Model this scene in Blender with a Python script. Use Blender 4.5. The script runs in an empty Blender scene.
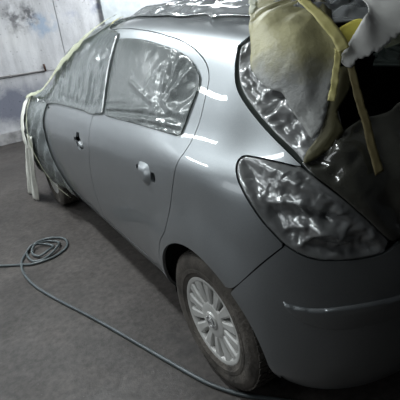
import bpy, bmesh, math, random
import numpy as np
from mathutils import Vector, Matrix
from mathutils.geometry import delaunay_2d_cdt

scene = bpy.context.scene
COL = scene.collection
random.seed(7)

# ---------------------------------------------------------------- camera
CAM_POS = (-1.5006, -1.2089, 1.4400)
YAW, PITCH, ROLL, FPX = 0.51581, 0.41497, -0.12478, 430.45
def camera_axes():
    f = Vector((math.sin(YAW)*math.cos(PITCH), math.cos(YAW)*math.cos(PITCH), -math.sin(PITCH)))
    r = Vector((math.cos(YAW), -math.sin(YAW), 0)); u = r.cross(f)
    c, s = math.cos(ROLL), math.sin(ROLL)
    return c*r + s*u, -s*r + c*u, f
cam_data = bpy.data.cameras.new('camera'); cam = bpy.data.objects.new('camera', cam_data); COL.objects.link(cam)
_r, _u, _f = camera_axes()
cam.matrix_world = Matrix(((_r.x, _u.x, -_f.x, CAM_POS[0]), (_r.y, _u.y, -_f.y, CAM_POS[1]), (_r.z, _u.z, -_f.z, CAM_POS[2]), (0, 0, 0, 1)))
cam_data.sensor_width = 36; cam_data.sensor_height = 36; cam_data.lens = FPX/400*36; cam_data.clip_start = .02
scene.camera = cam

# ---------------------------------------------------------------- light
world = bpy.data.worlds.new('World'); scene.world = world; world.use_nodes = True
_bg = world.node_tree.nodes['Background']; _bg.inputs[0].default_value = (.55, .6, .66, 1); _bg.inputs[1].default_value = .035
def area_light(name, loc, target, sx, sy, power, col):
    d = bpy.data.lights.new(name, 'AREA'); d.shape = 'RECTANGLE'; d.size = sx; d.size_y = sy; d.energy = power; d.color = col
    o = bpy.data.objects.new(name, d); COL.objects.link(o); o.location = loc
    o.rotation_euler = (Vector(target)-Vector(loc)).to_track_quat('-Z', 'Y').to_euler()
    return o
ASSUMED_TUBE = (.92, .98, 1.0)
# assumed fluorescent battens under the ceiling, out of view, placed for the lighting
area_light('assumed_ceiling_tube', (-3.2, 4.3, 3.05), (-3.2, 4.3, 0), .20, 1.5, 85, ASSUMED_TUBE)
area_light('assumed_ceiling_tube', (-1.4, 2.2, 3.05), (-1.4, 2.2, 0), .20, 1.5, 125, ASSUMED_TUBE)
area_light('assumed_ceiling_tube', (1.7, 4.1, 3.05), (1.7, 4.1, 0), .20, 1.5, 170, ASSUMED_TUBE)
area_light('assumed_ceiling_tube', (-2.4, .2, 3.05), (-2.4, .2, 0), .20, 1.5, 38, ASSUMED_TUBE)
# added side light, as if daylight through an assumed window in the left wall
area_light('assumed_window_light', (-4.12, .9, 1.55), (0, .9, 1.45), 2.2, 1.1, 22, (.92, .97, 1.0))
vs = scene.view_settings
vs.view_transform = 'Standard'; vs.look = 'None'; vs.exposure = -0.28; vs.gamma = 1.0; vs.use_curve_mapping = False

# ---------------------------------------------------------------- materials
def mat(name):
    m = bpy.data.materials.new(name); m.use_nodes = True
    nt = m.node_tree; b = nt.nodes['Principled BSDF']
    return m, nt, b
def nd(nt, t, **kw):
    n = nt.nodes.new(t)
    for k, v in kw.items():
        if hasattr(n, k): setattr(n, k, v)
        else: n.inputs[k].default_value = v
    return n
def ramp(nt, fac, stops):
    r = nt.nodes.new('ShaderNodeValToRGB'); e = r.color_ramp.elements
    while len(e) < len(stops): e.new(.5)
    for k, (p, c) in enumerate(stops):
        e[k].position = p; e[k].color = (c[0], c[1], c[2], 1) if not isinstance(c, (int, float)) else (c, c, c, 1)
    nt.links.new(fac, r.inputs[0]); return r.outputs[0]
def noise(nt, scale, detail=4, rough=.55, vec=None, dist=0):
    n = nd(nt, 'ShaderNodeTexNoise'); n.inputs['Scale'].default_value = scale; n.inputs['Detail'].default_value = detail
    n.inputs['Roughness'].default_value = rough; n.inputs['Distortion'].default_value = dist
    if vec is not None: nt.links.new(vec, n.inputs['Vector'])
    return n.outputs[0]
def coords(nt, scale=(1, 1, 1), loc=(0, 0, 0), kind='Object'):
    tc = nt.nodes.new('ShaderNodeTexCoord'); mp = nt.nodes.new('ShaderNodeMapping')
    mp.inputs['Scale'].default_value = scale; mp.inputs['Location'].default_value = loc
    nt.links.new(tc.outputs[kind], mp.inputs[0]); return mp.outputs[0]
def mixc(nt, fac, a, b, mode='MIX'):
    n = nt.nodes.new('ShaderNodeMix'); n.data_type = 'RGBA'; n.blend_type = mode
    for k, v in ((0, fac), (6, a), (7, b)):
        if isinstance(v, bpy.types.NodeSocket): nt.links.new(v, n.inputs[k])
        elif isinstance(v, (int, float)): n.inputs[k].default_value = v if k == 0 else (v, v, v, 1)
        else: n.inputs[k].default_value = (*v, 1)
    return n.outputs[2]
def bump(nt, b, h, strength, dist=.01):
    n = nt.nodes.new('ShaderNodeBump'); n.inputs['Strength'].default_value = strength; n.inputs['Distance'].default_value = dist
    nt.links.new(h, n.inputs['Height']); nt.links.new(n.outputs[0], b.inputs['Normal'])
def simple(name, col, rough=.5, metal=0, coat=0, bumpy=None, var=.12):
    m, nt, b = mat(name)
    v = coords(nt); c = mixc(nt, ramp(nt, noise(nt, 9, 5, .6, v), [(.35, 0.), (.65, 1.)]), [x*(1-var) for x in col], [min(1, x*(1+var)) for x in col])
    nt.links.new(c, b.inputs['Base Color']); b.inputs['Roughness'].default_value = rough; b.inputs['Metallic'].default_value = metal
    b.inputs['Coat Weight'].default_value = coat; b.inputs['Coat Roughness'].default_value = .04
    if bumpy: bump(nt, b, noise(nt, bumpy[0], 4, .6, v), bumpy[1], bumpy[2])
    return m
# silver grey metallic paint, slightly dusty
def make_paint():
    m, nt, b = mat('silver_grey_paint'); v = coords(nt)
    fl = noise(nt, 900, 2, .5, v)
    c = mixc(nt, ramp(nt, fl, [(.35, 0.), (.65, 1.)]), (.268, .288, .300), (.352, .373, .386))
    dust = ramp(nt, noise(nt, 5, 6, .65, v), [(.4, 0.), (.75, 1.)])
    nt.links.new(c, b.inputs['Base Color']); b.inputs['Metallic'].default_value = .88
    r = nt.nodes.new('ShaderNodeMapRange'); nt.links.new(dust, r.inputs[0]); r.inputs[3].default_value = .41; r.inputs[4].default_value = .47
    nt.links.new(r.outputs[0], b.inputs['Roughness'])
    b.inputs['Coat Weight'].default_value = .7; b.inputs['Coat Roughness'].default_value = .03
    return m
def sheet_mat(name, cols, alpha, rough, spec=.5, nscale=8, bmp=(60, .25, .004), trans=(.9, .92, .9), coat=0, gl=0.0):
    """plastic film or thin paper: tinted diffuse and gloss mixed with straight-through transparency"""
    m, nt, b = mat(name); v = coords(nt)
    c = ramp(nt, noise(nt, nscale, 5, .6, v), [(.3+.4*k/max(1, len(cols)-1), q) for k, q in enumerate(cols)])
    nt.links.new(c, b.inputs['Base Color']); b.inputs['Roughness'].default_value = rough; b.inputs['Specular IOR Level'].default_value = spec
    b.inputs['Coat Weight'].default_value = coat; b.inputs['Coat Roughness'].default_value = .08
    b.inputs['Metallic'].default_value = gl
    if bmp: bump(nt, b, noise(nt, bmp[0], 3, .55, v, .6), bmp[1], bmp[2])
    if alpha < 1:
        t = nt.nodes.new('ShaderNodeBsdfTransparent'); t.inputs[0].default_value = (*trans, 1)
        mx = nt.nodes.new('ShaderNodeMixShader'); mx.inputs[0].default_value = alpha
        nt.links.new(t.outputs[0], mx.inputs[1]); nt.links.new(b.outputs[0], mx.inputs[2])
        nt.links.new(mx.outputs[0], nt.nodes['Material Output'].inputs['Surface'])
    return m
PAINT = make_paint()
BLACK = simple('black_plastic', (.014, .015, .016), .55)
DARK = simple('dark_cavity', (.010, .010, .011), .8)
RUBBER_SEAL = simple('dark_green_black_seal', (.05, .06, .055), .4)
GLASS = sheet_mat('tinted_glass', [(.03, .04, .038), (.04, .05, .047)], .75, .06, bmp=None, trans=(.6, .7, .66))
FILM = sheet_mat('clear_masking_film', [(.19, .21, .21), (.29, .31, .31)], .66, .22, .7, 6, (90, .3, .003), coat=.2, gl=.15)
FILM_FRONT = sheet_mat('milky_masking_film', [(.22, .245, .25), (.31, .335, .34)], .62, .16, .9, 5, (70, .2, .004), coat=.6, gl=.15)
FILM_DARK = sheet_mat('dull_masking_film', [(.036, .037, .030), (.066, .066, .054)], .94, .20, .9, 6, (80, .25, .003), coat=.8)
FILM_LAMP = sheet_mat('grey_masking_film', [(.25, .26, .26), (.42, .43, .43)], .88, .26, .8, 7, (80, .3, .003), coat=.3, gl=.5)
FILM_EDGE = sheet_mat('silvery_masking_film', [(.36, .37, .37), (.54, .55, .55)], .92, .24, .8, 7, (80, .3, .003), coat=.4, gl=.3)
FILM_ROOF = sheet_mat('grey_roof_film', [(.30, .32, .33), (.44, .46, .47)], .8, .2, .9, 6, (70, .3, .004), coat=.5, gl=.3)
TAPE = sheet_mat('yellow_masking_tape', [(.46, .42, .16), (.56, .51, .23)], .9, .6, .3, 30, (200, .2, .001))
TAPE_TAN = sheet_mat('tan_masking_tape', [(.12, .10, .045), (.16, .13, .06)], .95, .6, .3, 30, (200, .2, .001))
TAPE_PALE = sheet_mat('pale_green_tape', [(.44, .45, .32), (.56, .57, .44)], .5, .5, .4, 30, (200, .2, .001))
YELLOW = simple('yellow_paper', (.52, .46, .08), .7, bumpy=(40, .3, .004))
OLIVE = sheet_mat('olive_paper', [(.075, .07, .036), (.115, .105, .055)], .97, .65, .3, 6, (60, .3, .004))
WHITE_SHEET = sheet_mat('white_paper', [(.56, .57, .52), (.70, .70, .64)], .93, .6, .3, 12, (60, .3, .004))
GREY_PAPER = sheet_mat('grey_white_paper', [(.52, .52, .50), (.62, .62, .595)], 1, .7, .25, 5, (50, .15, .003))
def make_yellow_paper():
    m, nt, b = mat('yellow_translucent_paper'); v = coords(nt)
    # sprayed grey over yellow: patches that grow towards the lower hem of the sheet
    tc = nt.nodes.new('ShaderNodeTexCoord'); sp = nt.nodes.new('ShaderNodeSeparateXYZ'); nt.links.new(tc.outputs['Generated'], sp.inputs[0])
    n1 = noise(nt, 7, 5, .6, v)
    ad = nd(nt, 'ShaderNodeMath', operation='MULTIPLY_ADD'); nt.links.new(n1, ad.inputs[0]); ad.inputs[1].default_value = .55
    nt.links.new(sp.outputs[2], ad.inputs[2])
    f = ramp(nt, ad.outputs[0], [(.60, 0.), (.80, 1.)])
    c = mixc(nt, f, (.44, .45, .435), (.42, .395, .22))
    d = ramp(nt, noise(nt, 5, 5, .6, coords(nt, loc=(3, 1, 2))), [(.42, .62), (.62, 1.)])
    c = mixc(nt, 1.0, c, d, 'MULTIPLY')
    nt.links.new(c, b.inputs['Base Color']); b.inputs['Roughness'].default_value = .5
    bump(nt, b, noise(nt, 70, 5, .65, v), .5, .006)
    return m
PAPER_YELLOW = make_yellow_paper()
WHITE_TAPE = sheet_mat('white_tape', [(.66, .68, .68), (.75, .76, .76)], 1, .4, .5, 30, None)
# ---------------------------------------------------------------- body surface
def nat_spline(x, Y, xi):
    """natural cubic spline through (x, Y[k]) evaluated at xi; Y is (n, ...)"""
    x = np.asarray(x, float); Y = np.asarray(Y, float); n = len(x); h = np.diff(x)
    A = np.zeros((n, n)); B = np.zeros_like(Y)
    A[0, 0] = A[-1, -1] = 1
    for i in range(1, n - 1):
        A[i, i-1] = h[i-1]; A[i, i] = 2*(h[i-1]+h[i]); A[i, i+1] = h[i]
        B[i] = 6*((Y[i+1]-Y[i])/h[i] - (Y[i]-Y[i-1])/h[i-1])
    M = np.linalg.solve(A, B.reshape(n, -1)).reshape(Y.shape)
    k = np.clip(np.searchsorted(x, xi) - 1, 0, n - 2)
    sh = (-1,) + (1,)*(Y.ndim-1)
    hh = h[k].reshape(sh); a = (x[k+1]-xi).reshape(sh)/hh; b = 1 - a
    return a*Y[k] + b*Y[k+1] + ((a**3-a)*M[k] + (b**3-b)*M[k+1])*hh**2/6

# half width and height of the body at each level, from the sill to the roof centre line, at stations along the car
STN = {
 0.0: ([.785,.822,.846,.857,.860,.858,.848,.832,.788,.722,.660,.585,.480,.28,0],
       [.20,.27,.36,.48,.62,.76,.88,.955,1.01,1.12,1.235,1.335,1.385,1.42,1.43]),
 0.4: ([.76,.80,.830,.850,.860,.858,.844,.820,.786,.724,.664,.590,.480,.28,0],
       [.20,.27,.36,.48,.62,.76,.88,.955,1.015,1.13,1.255,1.36,1.412,1.447,1.46]),
 0.8: ([.76,.795,.825,.846,.857,.855,.840,.815,.784,.726,.666,.592,.480,.28,0],
       [.20,.27,.36,.48,.62,.76,.88,.95,1.01,1.135,1.27,1.378,1.43,1.465,1.478]),
 1.2: ([.76,.795,.825,.846,.857,.855,.838,.812,.782,.728,.670,.594,.480,.28,0],
       [.20,.27,.36,.48,.62,.76,.87,.94,.995,1.12,1.26,1.37,1.425,1.455,1.465]),
 1.6: ([.76,.795,.825,.846,.857,.854,.836,.810,.780,.732,.680,.620,.500,.29,0],
       [.20,.27,.36,.48,.62,.75,.855,.92,.975,1.09,1.21,1.295,1.34,1.365,1.375]),
 2.0: ([.76,.795,.825,.846,.856,.852,.834,.808,.785,.755,.715,.655,.520,.30,0],
       [.20,.27,.36,.48,.61,.74,.84,.90,.945,1.02,1.09,1.14,1.17,1.195,1.205]),
 2.3: ([.76,.795,.826,.848,.856,.850,.832,.806,.785,.755,.715,.650,.520,.30,0],
       [.20,.27,.36,.48,.60,.72,.81,.865,.895,.93,.957,.98,1.0,1.015,1.02]),
 2.6: ([.76,.795,.826,.848,.854,.844,.824,.800,.780,.750,.705,.630,.500,.29,0],
       [.20,.27,.36,.48,.59,.70,.785,.835,.862,.89,.912,.93,.95,.963,.968]),
 2.9: ([.72,.76,.79,.812,.818,.808,.788,.764,.742,.705,.655,.575,.450,.26,0],
       [.20,.27,.36,.47,.57,.66,.73,.77,.795,.82,.84,.857,.875,.887,.892]),
 3.12: ([.62,.67,.70,.715,.715,.700,.68,.66,.64,.60,.55,.48,.37,.22,0],
       [.21,.27,.35,.45,.53,.60,.655,.685,.705,.725,.742,.757,.773,.784,.788]),
 3.26: ([.45,.49,.51,.515,.51,.495,.48,.46,.445,.415,.38,.33,.25,.15,0],
       [.23,.28,.35,.43,.49,.545,.58,.60,.612,.624,.635,.645,.655,.662,.665]),
 3.32: ([.05]*14+[0],
       [.28,.31,.35,.40,.43,.45,.465,.475,.48,.485,.49,.495,.50,.503,.505]),
}
YS = sorted(STN)                     # ascending from 0
NL = 15
# rear end (tail) of each level and roundness of the corner in plan
TAIL = [.565,.585,.60,.605,.615,.61,.60,.59,.575,.53,.46,.37,.26,.14,.0]
SQR  = [3.5,3.8,3.8,3.5,3.15,2.9,2.8,2.7,2.6,2.5,2.4,2.3,2.2,2.1,2.0]
def _wrap(l, th):
    w0, z0 = STN[0.0][0][l], STN[0.0][1][l]; n = SQR[l]
    drop = (.0,.0,.0,.0,.0,.0,.0,.0,.0,.0,.005,.012,.02,.01,0)[l]*math.sin(th)
    return (-w0*max(math.cos(th), 0)**(2/n), -TAIL[l]*math.sin(th)**(2/n), z0 - drop)
_thd = np.linspace(0, math.pi/2, 800)
_arc = np.array([_wrap(5, t) for t in _thd]); _al = np.concatenate([[0], np.cumsum(np.linalg.norm(np.diff(_arc, axis=0), axis=1))])
NW = 12
_wu = np.linspace(0, _al[-1], NW + 1)[1:]
US = [-u for u in _wu[::-1]] + YS
GRID = []
for u in US:
    if u < 0:
        th = float(np.interp(-u, _al, _thd)); GRID.append([_wrap(l, th) for l in range(NL)])
    else:
        w, z = STN[u]; GRID.append([(-w[l], u, z[l]) for l in range(NL)])
GRID = np.array(GRID)
_m = np.array([(-STN[0.8][0][l], STN[0.8][1][l]) for l in range(NL)])
VS = np.concatenate([[0], np.cumsum(np.linalg.norm(np.diff(_m, axis=0), axis=1))])
UMIN, UMAX, VMAX = US[0], US[-1], VS[-1]
NU, NV = 600, 320
_ui = np.linspace(UMIN, UMAX, NU); _vi = np.linspace(0, VMAX, NV)
TAB = nat_spline(US, GRID, _ui)                          # (NU, NL, 3)
TAB = np.swapaxes(nat_spline(VS, np.swapaxes(TAB, 0, 1), _vi), 0, 1)
# swelling of the panel around the two wheel arches, and a soft crease along the shoulder of the rear quarter
def _sm(a, b, x):
    t = np.clip((x-a)/(b-a), 0, 1); return t*t*(3-2*t)
for cy in (0.0, 2.511):
    d = np.hypot(TAB[..., 1]-cy, TAB[..., 2]-.30)
    TAB[..., 0] -= .016*(1-_sm(.34, .52, d))*_sm(.20, .34, TAB[..., 2])*(TAB[..., 0] < -.6)
_du = np.gradient(TAB, axis=0); _dv = np.gradient(TAB, axis=1)
NRM = np.cross(_dv, _du); NRM /= np.maximum(np.linalg.norm(NRM, axis=2, keepdims=True), 1e-9)
if NRM[NU*2//3, NV//4, 0] > 0: NRM = -NRM
def _samp(T, u, v):
    a = np.clip((np.asarray(u)-UMIN)/(UMAX-UMIN)*(NU-1), 0, NU-1.0001); b = np.clip(np.asarray(v)/VMAX*(NV-1), 0, NV-1.0001)
    i = a.astype(int); j = b.astype(int); a = (a-i)[..., None]; b = (b-j)[..., None]
    return (T[i, j]*(1-a)+T[i+1, j]*a)*(1-b) + (T[i, j+1]*(1-a)+T[i+1, j+1]*a)*b
def S(u, v): return _samp(TAB, u, v)
def N(u, v):
    n = _samp(NRM, u, v); return n/np.maximum(np.linalg.norm(n, axis=-1, keepdims=True), 1e-9)

# ---------------------------------------------------------------- helpers
def mesh_obj(name, verts, faces, m, parent=None, smooth=True, normals=None):
    me = bpy.data.meshes.new(name); me.from_pydata([tuple(map(float, p)) for p in verts], [], [tuple(map(int, f)) for f in faces]); me.update()
    me.materials.append(m)
    if smooth: me.polygons.foreach_set('use_smooth', [True]*len(me.polygons))
    if normals is not None: me.normals_split_custom_set_from_vertices([tuple(map(float, n)) for n in normals])
    o = bpy.data.objects.new(name, me); COL.objects.link(o)
    if parent: o.parent = parent
    return o
def tag(o, label, cat, group=None, kind=None):
    o['label'] = label; o['category'] = cat
    if group: o['group'] = group
    if kind: o['kind'] = kind
    return o
def bm_obj(name, bm, m, parent=None, smooth=False, angle=35):
    me = bpy.data.meshes.new(name); bm.normal_update(); bm.to_mesh(me); bm.free(); me.materials.append(m)
    if smooth:
        me.polygons.foreach_set('use_smooth', [True]*len(me.polygons)); me.set_sharp_from_angle(angle=math.radians(angle))
    o = bpy.data.objects.new(name, me); COL.objects.link(o)
    if parent: o.parent = parent
    return o
def add_box(bm, c, s, rot=None, bev=0):
    g = bmesh.ops.create_cube(bm, size=1)['verts']
    for v in g: v.co = Vector((v.co.x*s[0], v.co.y*s[1], v.co.z*s[2]))
    if bev: 
        es = list({e for v in g for e in v.link_edges}); r = bmesh.ops.bevel(bm, geom=es, offset=bev, segments=2, affect='EDGES'); g = list({v for f in r['faces'] for v in f.verts} | {v for v in g if v.is_valid})
    if rot is not None: bmesh.ops.rotate(bm, verts=g, cent=(0, 0, 0), matrix=rot)
    bmesh.ops.translate(bm, verts=g, vec=c)
def tube_mesh(name, pts, r, m, parent=None, seg=8, closed_ends=True):
    P = [Vector(p) for p in pts]; V = []; F = []; n = len(P); up = Vector((0, 0, 1)); a0 = None
    for i, p in enumerate(P):
        t = (P[min(i+1, n-1)]-P[max(i-1, 0)]).normalized()
        if a0 is None: a0 = t.orthogonal().normalized()
        a0 = (a0 - t*a0.dot(t)).normalized(); b0 = t.cross(a0)
        for k in range(seg):
            an = 2*math.pi*k/seg; V.append(p + (a0*math.cos(an)+b0*math.sin(an))*r)
    for i in range(n-1):
        for k in range(seg): F.append((i*seg+k, i*seg+(k+1) % seg, (i+1)*seg+(k+1) % seg, (i+1)*seg+k))
    F.append(tuple(range(seg-1, -1, -1))); F.append(tuple((n-1)*seg+k for k in range(seg)))
    return mesh_obj(name, V, F, m, parent)
def catmull(P, n=6, closed=False):
    P = [np.array(p, float) for p in P]; out = []; N_ = len(P)
    rng = range(N_) if closed else range(N_-1)
    for i in rng:
        if closed: a, b, c, d = P[i-1], P[i], P[(i+1) % N_], P[(i+2) % N_]
        else: a, b, c, d = P[max(i-1, 0)], P[i], P[i+1], P[min(i+2, N_-1)]
        for k in range(n):
            t = k/n; out.append(.5*((2*b)+(c-a)*t+(2*a-5*b+4*c-d)*t*t+(3*b-a-3*c+d)*t**3))
    if not closed: out.append(P[-1])
    return out
def soften(poly, corner=50, step=.02):
    """closed outline: smooth where it turns gently, keep sharp corners, resample"""
    P = [np.array(p, float) for p in poly]; n = len(P); sharp = []
    for i in range(n):
        a = P[i]-P[i-1]; b = P[(i+1) % n]-P[i]
        c = np.dot(a, b)/(np.linalg.norm(a)*np.linalg.norm(b)+1e-12)
        if math.degrees(math.acos(max(-1, min(1, c)))) > corner: sharp.append(i)
    if not sharp: pts = catmull(P, 8, True)
    else:
        pts = []
        for k, s in enumerate(sharp):
            e = sharp[(k+1) % len(sharp)]; idx = [s]; i = s
            while True:
                i = (i+1) % n; idx.append(i)
                if i == e: break
            pts += catmull([P[j] for j in idx], 8)[:-1]
    # drop points closer than step/2
    out = [pts[0]]
    for p in pts[1:]:
        if np.linalg.norm(p-out[-1]) > step*.5: out.append(p)
    if np.linalg.norm(out[0]-out[-1]) < step*.3: out.pop()
    res = []
    for i, p in enumerate(out):
        q_ = out[(i+1) % len(out)]; m_ = max(1, int(np.linalg.norm(q_-p)/step+.5))
        for k in range(m_): res.append(p+(q_-p)*k/m_)
    return np.array(res)
def inset(poly, d):
    P = np.asarray(poly); n = len(P)
    ar = .5*np.sum(P[:, 0]*np.roll(P[:, 1], -1)-np.roll(P[:, 0], -1)*P[:, 1]); sg = 1 if ar > 0 else -1
    e = np.roll(P, -1, 0)-P; e /= np.linalg.norm(e, axis=1, keepdims=True)+1e-12
    nr = np.stack([-e[:, 1], e[:, 0]], 1)*sg; m = nr+np.roll(nr, 1, 0)
    m /= np.maximum(np.sum(m*nr, 1, keepdims=True), .5)
    return P+m*d
def inside(poly, X, Y):
    P = np.asarray(poly); r = np.zeros(np.shape(X), bool); n = len(P); j = n-1
    for i in range(n):
        yi, yj = P[i, 1], P[j, 1]
        if yi != yj:
            c = ((yi > Y) != (yj > Y)) & (X < (P[j, 0]-P[i, 0])*(Y-yi)/(yj-yi)+P[i, 0]); r ^= c
        j = i
    return r
def dist_poly(poly, X, Y):
    P = np.asarray(poly); A = P; B = np.roll(P, -1, 0); d = np.full(np.shape(X), 1e9)
    for a, b in zip(A, B):
        ab = b-a; t = np.clip(((X-a[0])*ab[0]+(Y-a[1])*ab[1])/(ab@ab+1e-12), 0, 1)
        d = np.minimum(d, np.hypot(X-a[0]-t*ab[0], Y-a[1]-t*ab[1]))
    return d
def fill(outer, holes, step):
    """triangulated area: outline points plus a jittered lattice inside"""
    rng = np.random.RandomState(3)
    lo = outer.min(0); hi = outer.max(0)
    gx = np.arange(lo[0], hi[0], step); gy = np.arange(lo[1], hi[1], step*.866)
    X, Y = np.meshgrid(gx, gy); X = X + (np.arange(len(gy)) % 2)[:, None]*step*.5
    X = X.ravel(); Y = Y.ravel()
    ok = inside(outer, X, Y)
    X, Y = X[ok], Y[ok]
    d = dist_poly(outer, X, Y); keep = d > step*.45
    for h in holes: keep &= ~inside(h, X, Y) & (dist_poly(h, X, Y) > step*.45)
    X, Y = X[keep], Y[keep]
    pts = []; edges = []
    for loop in [outer]+list(holes):
        b = len(pts); pts += [Vector((float(p[0]), float(p[1]))) for p in loop]; n = len(loop)
        edges += [(b+i, b+(i+1) % n) for i in range(n)]
    pts += [Vector((float(x), float(y))) for x, y in zip(X, Y)]
    vo, _, fo, *_ = delaunay_2d_cdt(pts, edges, [], 0, 1e-6)
    V = np.array([[p.x, p.y] for p in vo]); F = np.array([f for f in fo if len(f) == 3])
    c = V[F].mean(1); k = inside(outer, c[:, 0], c[:, 1])
    for h in holes: k &= ~inside(h, c[:, 0], c[:, 1])
    F = F[k]
    used = np.unique(F); mp = -np.ones(len(V), int); mp[used] = np.arange(len(used))
    return V[used], mp[F]
def surface_faces(V, F, P, Nn):
    a, b, c = P[F[:, 0]], P[F[:, 1]], P[F[:, 2]]
    nf = np.cross(b-a, c-a); flip = np.sum(nf*Nn[F[:, 0]], 1) < 0
    F = F.copy(); F[flip] = F[flip][:, ::-1]; return F
def rim_of(F):
    from collections import Counter
    c = Counter()
    for f in F:
        for k in range(3): c[tuple(sorted((f[k], f[(k+1) % 3])))] += 1
    return [(f[k], f[(k+1) % 3]) for f in F for k in range(3) if c[tuple(sorted((f[k], f[(k+1) % 3])))] == 1]
def mirrored(P, Nn, F):
    Q = P*np.array([-1, 1, 1]); M_ = Nn*np.array([-1, 1, 1]); return Q, M_, F[:, ::-1]
def panel(name, outer, m, parent, holes=(), off=0., gap=.0022, rim=.014, step=.022, side=-1, both=False, raw=False):
    """body panel cut out of the body surface along an outline, with turned-in edges"""
    o = np.asarray(outer, float) if raw else soften(outer)
    if gap:
        p0 = o; o = inset(o, gap)
        if both:                                                    # no gap on the centre line
            o[:, 0] = np.where(p0[:, 0] < UMIN+.002, UMIN, o[:, 0]); o[:, 1] = np.where(p0[:, 1] > VMAX-.002, VMAX, o[:, 1])
    hs = [soften(h, step=.012) for h in holes]
    V, F = fill(o, hs, step)
    P = S(V[:, 0], V[:, 1]); Nn = N(V[:, 0], V[:, 1]); P = P+Nn*off
    F = surface_faces(V, F, P, Nn)
    re = rim_of(F)
    if both: re = [e for e in re if not (abs(P[e[0]][0]) < .004 and abs(P[e[1]][0]) < .004)]
    def build(P, Nn, F, re):
        verts = list(P); nor = list(Nn); faces = [tuple(f) for f in F]
        mp = {}
        for a, b in re:
            for v in (a, b):
                if v not in mp:
                    mp[v] = (len(verts), len(verts)+1)
                    verts.append(P[v]); verts.append(P[v]-Nn[v]*rim)
                    t = P[b]-P[a]; nn = np.cross(t, Nn[v]); nn /= np.linalg.norm(nn)+1e-9
                    nor += [nn, nn]
            faces.append((mp[b][0], mp[a][0], mp[a][1], mp[b][1]))
        return verts, faces, nor
    if both:
        P2, N2, F2 = mirrored(P, Nn, F); n = len(P)
        v1, f1, n1 = build(P, Nn, F, re); v2, f2, n2 = build(P2, N2, F2, [(b, a) for a, b in re]); k = len(v1)
        return mesh_obj(name, v1+v2, f1+[tuple(i+k for i in f) for f in f2], m, parent, True, n1+n2)
    if side > 0:
        P, Nn, F = mirrored(P, Nn, F); re = [(b, a) for a, b in re]
    v, f, n_ = build(P, Nn, F, re)
    return mesh_obj(name, v, f, m, parent, True, n_)
def tri(x): return 2*np.abs(x-np.floor(x+.5))*2-1            # triangle wave -1..1
def crumple(u, v, seed, scale, k=7, aniso=None):
    """sharp straight folds in many directions: the relief of crumpled foil"""
    rng = np.random.RandomState(seed); h = np.zeros_like(u)
    wu = u+.35/scale*np.sin(v*scale*2.1+seed)+.2/scale*np.sin((u+v)*scale*3.7); wv = v+.35/scale*np.sin(u*scale*1.9+2*seed)
    for i in range(k):
        a = rng.uniform(0, math.pi) if aniso is None else rng.normal(aniso, .35)
        f = scale*rng.uniform(.5, 2.2); ph = rng.uniform(0, 9)
        g = .5+.5*np.sin(rng.uniform(.3, .8)*scale*(wu*math.cos(a+1.3)+wv*math.sin(a+1.3))+ph*3)
        h += g*tri((wu*math.cos(a)+wv*math.sin(a))*f+ph)/f*scale
    return h/k
def sheet(name, outer, m, disp, step=.012, both=False, side=-1, thick=.0008, raw=False, corner=50, flat=False):
    """thin sheet laid over the body surface; disp(u, v, edge_distance) gives its stand-off"""
    o = np.asarray(outer, float) if raw else soften(outer, corner, step)
    V, F = fill(o, [], step); u, v = V[:, 0], V[:, 1]
    e = dist_poly(o, u, v); P = S(u, v); Nn = N(u, v); F = surface_faces(V, F, P, Nn)
    d = disp(u, v, e); P = P+Nn*(d[:, None] if np.ndim(d) == 1 else 0) if np.ndim(d) == 1 else P+Nn*d[..., :1]+d[..., 1:]
    vs_, fs = list(P), [tuple(f) for f in F]
    if both:
        P2, _, F2 = mirrored(P, Nn, F); k = len(vs_); vs_ += list(P2); fs += [tuple(i+k for i in f) for f in F2]
    elif side > 0:
        P2, _, F2 = mirrored(P, Nn, F); vs_, fs = list(P2), [tuple(f) for f in F2]
    ob = mesh_obj(name, vs_, fs, m, smooth=not flat)
    md = ob.modifiers.new('thickness', 'SOLIDIFY'); md.thickness = thick; md.offset = 0
    return ob
def strip(name, line, width, m, off=.004, seed=0, wav=.15, twist=0):
    """ribbon of tape following a line on the body surface"""
    L = np.array(catmull(line, 8)); t = np.gradient(L, axis=0); t /= np.linalg.norm(t, axis=1, keepdims=True)
    n2 = np.stack([-t[:, 1], t[:, 0]], 1); rng = np.random.RandomState(seed); V = []; F = []; W = 5
    for i in range(len(L)):
        w = width*(1+wav*math.sin(i*.9+seed)+wav*rng.uniform(-.6, .6))
        for k in range(W):
            a = (k/(W-1)-.5)*w; p = L[i]+n2[i]*a
            o_ = off(i/len(L)) if callable(off) else off
            V.append(S(np.array([p[0]]), np.array([p[1]]))[0]+N(np.array([p[0]]), np.array([p[1]]))[0]*(o_+rng.uniform(0, .0025)+.0010*math.sin(i*.7+k)))
    for i in range(len(L)-1):
        for k in range(W-1): F.append((i*W+k, i*W+k+1, (i+1)*W+k+1, (i+1)*W+k))
    ob = mesh_obj(name, V, F, m); md = ob.modifiers.new('thickness', 'SOLIDIFY'); md.thickness = .0008; md.offset = 0
    return ob
_side = TAB[..., 0] < -.45
def inv_yz(y, z):
    d = np.where(_side, (TAB[..., 1]-y)**2+(TAB[..., 2]-z)**2, 9); i, j = np.unravel_index(d.argmin(), d.shape)
    u, v = _ui[i], _vi[j]
    for _ in range(8):
        p = S(np.array([u]), np.array([v]))[0]; e = 1e-3
        pu = (S(np.array([u+e]), np.array([v]))[0]-p)/e; pv = (S(np.array([u]), np.array([v+e]))[0]-p)/e
        A = np.array([[pu[1], pv[1]], [pu[2], pv[2]]]); b = np.array([y-p[1], z-p[2]])
        try: dl = np.linalg.solve(A, b)
        except np.linalg.LinAlgError: break
        u += float(np.clip(dl[0], -.02, .02)); v = max(0, v+float(np.clip(dl[1], -.02, .02)))
    return u, v

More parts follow.
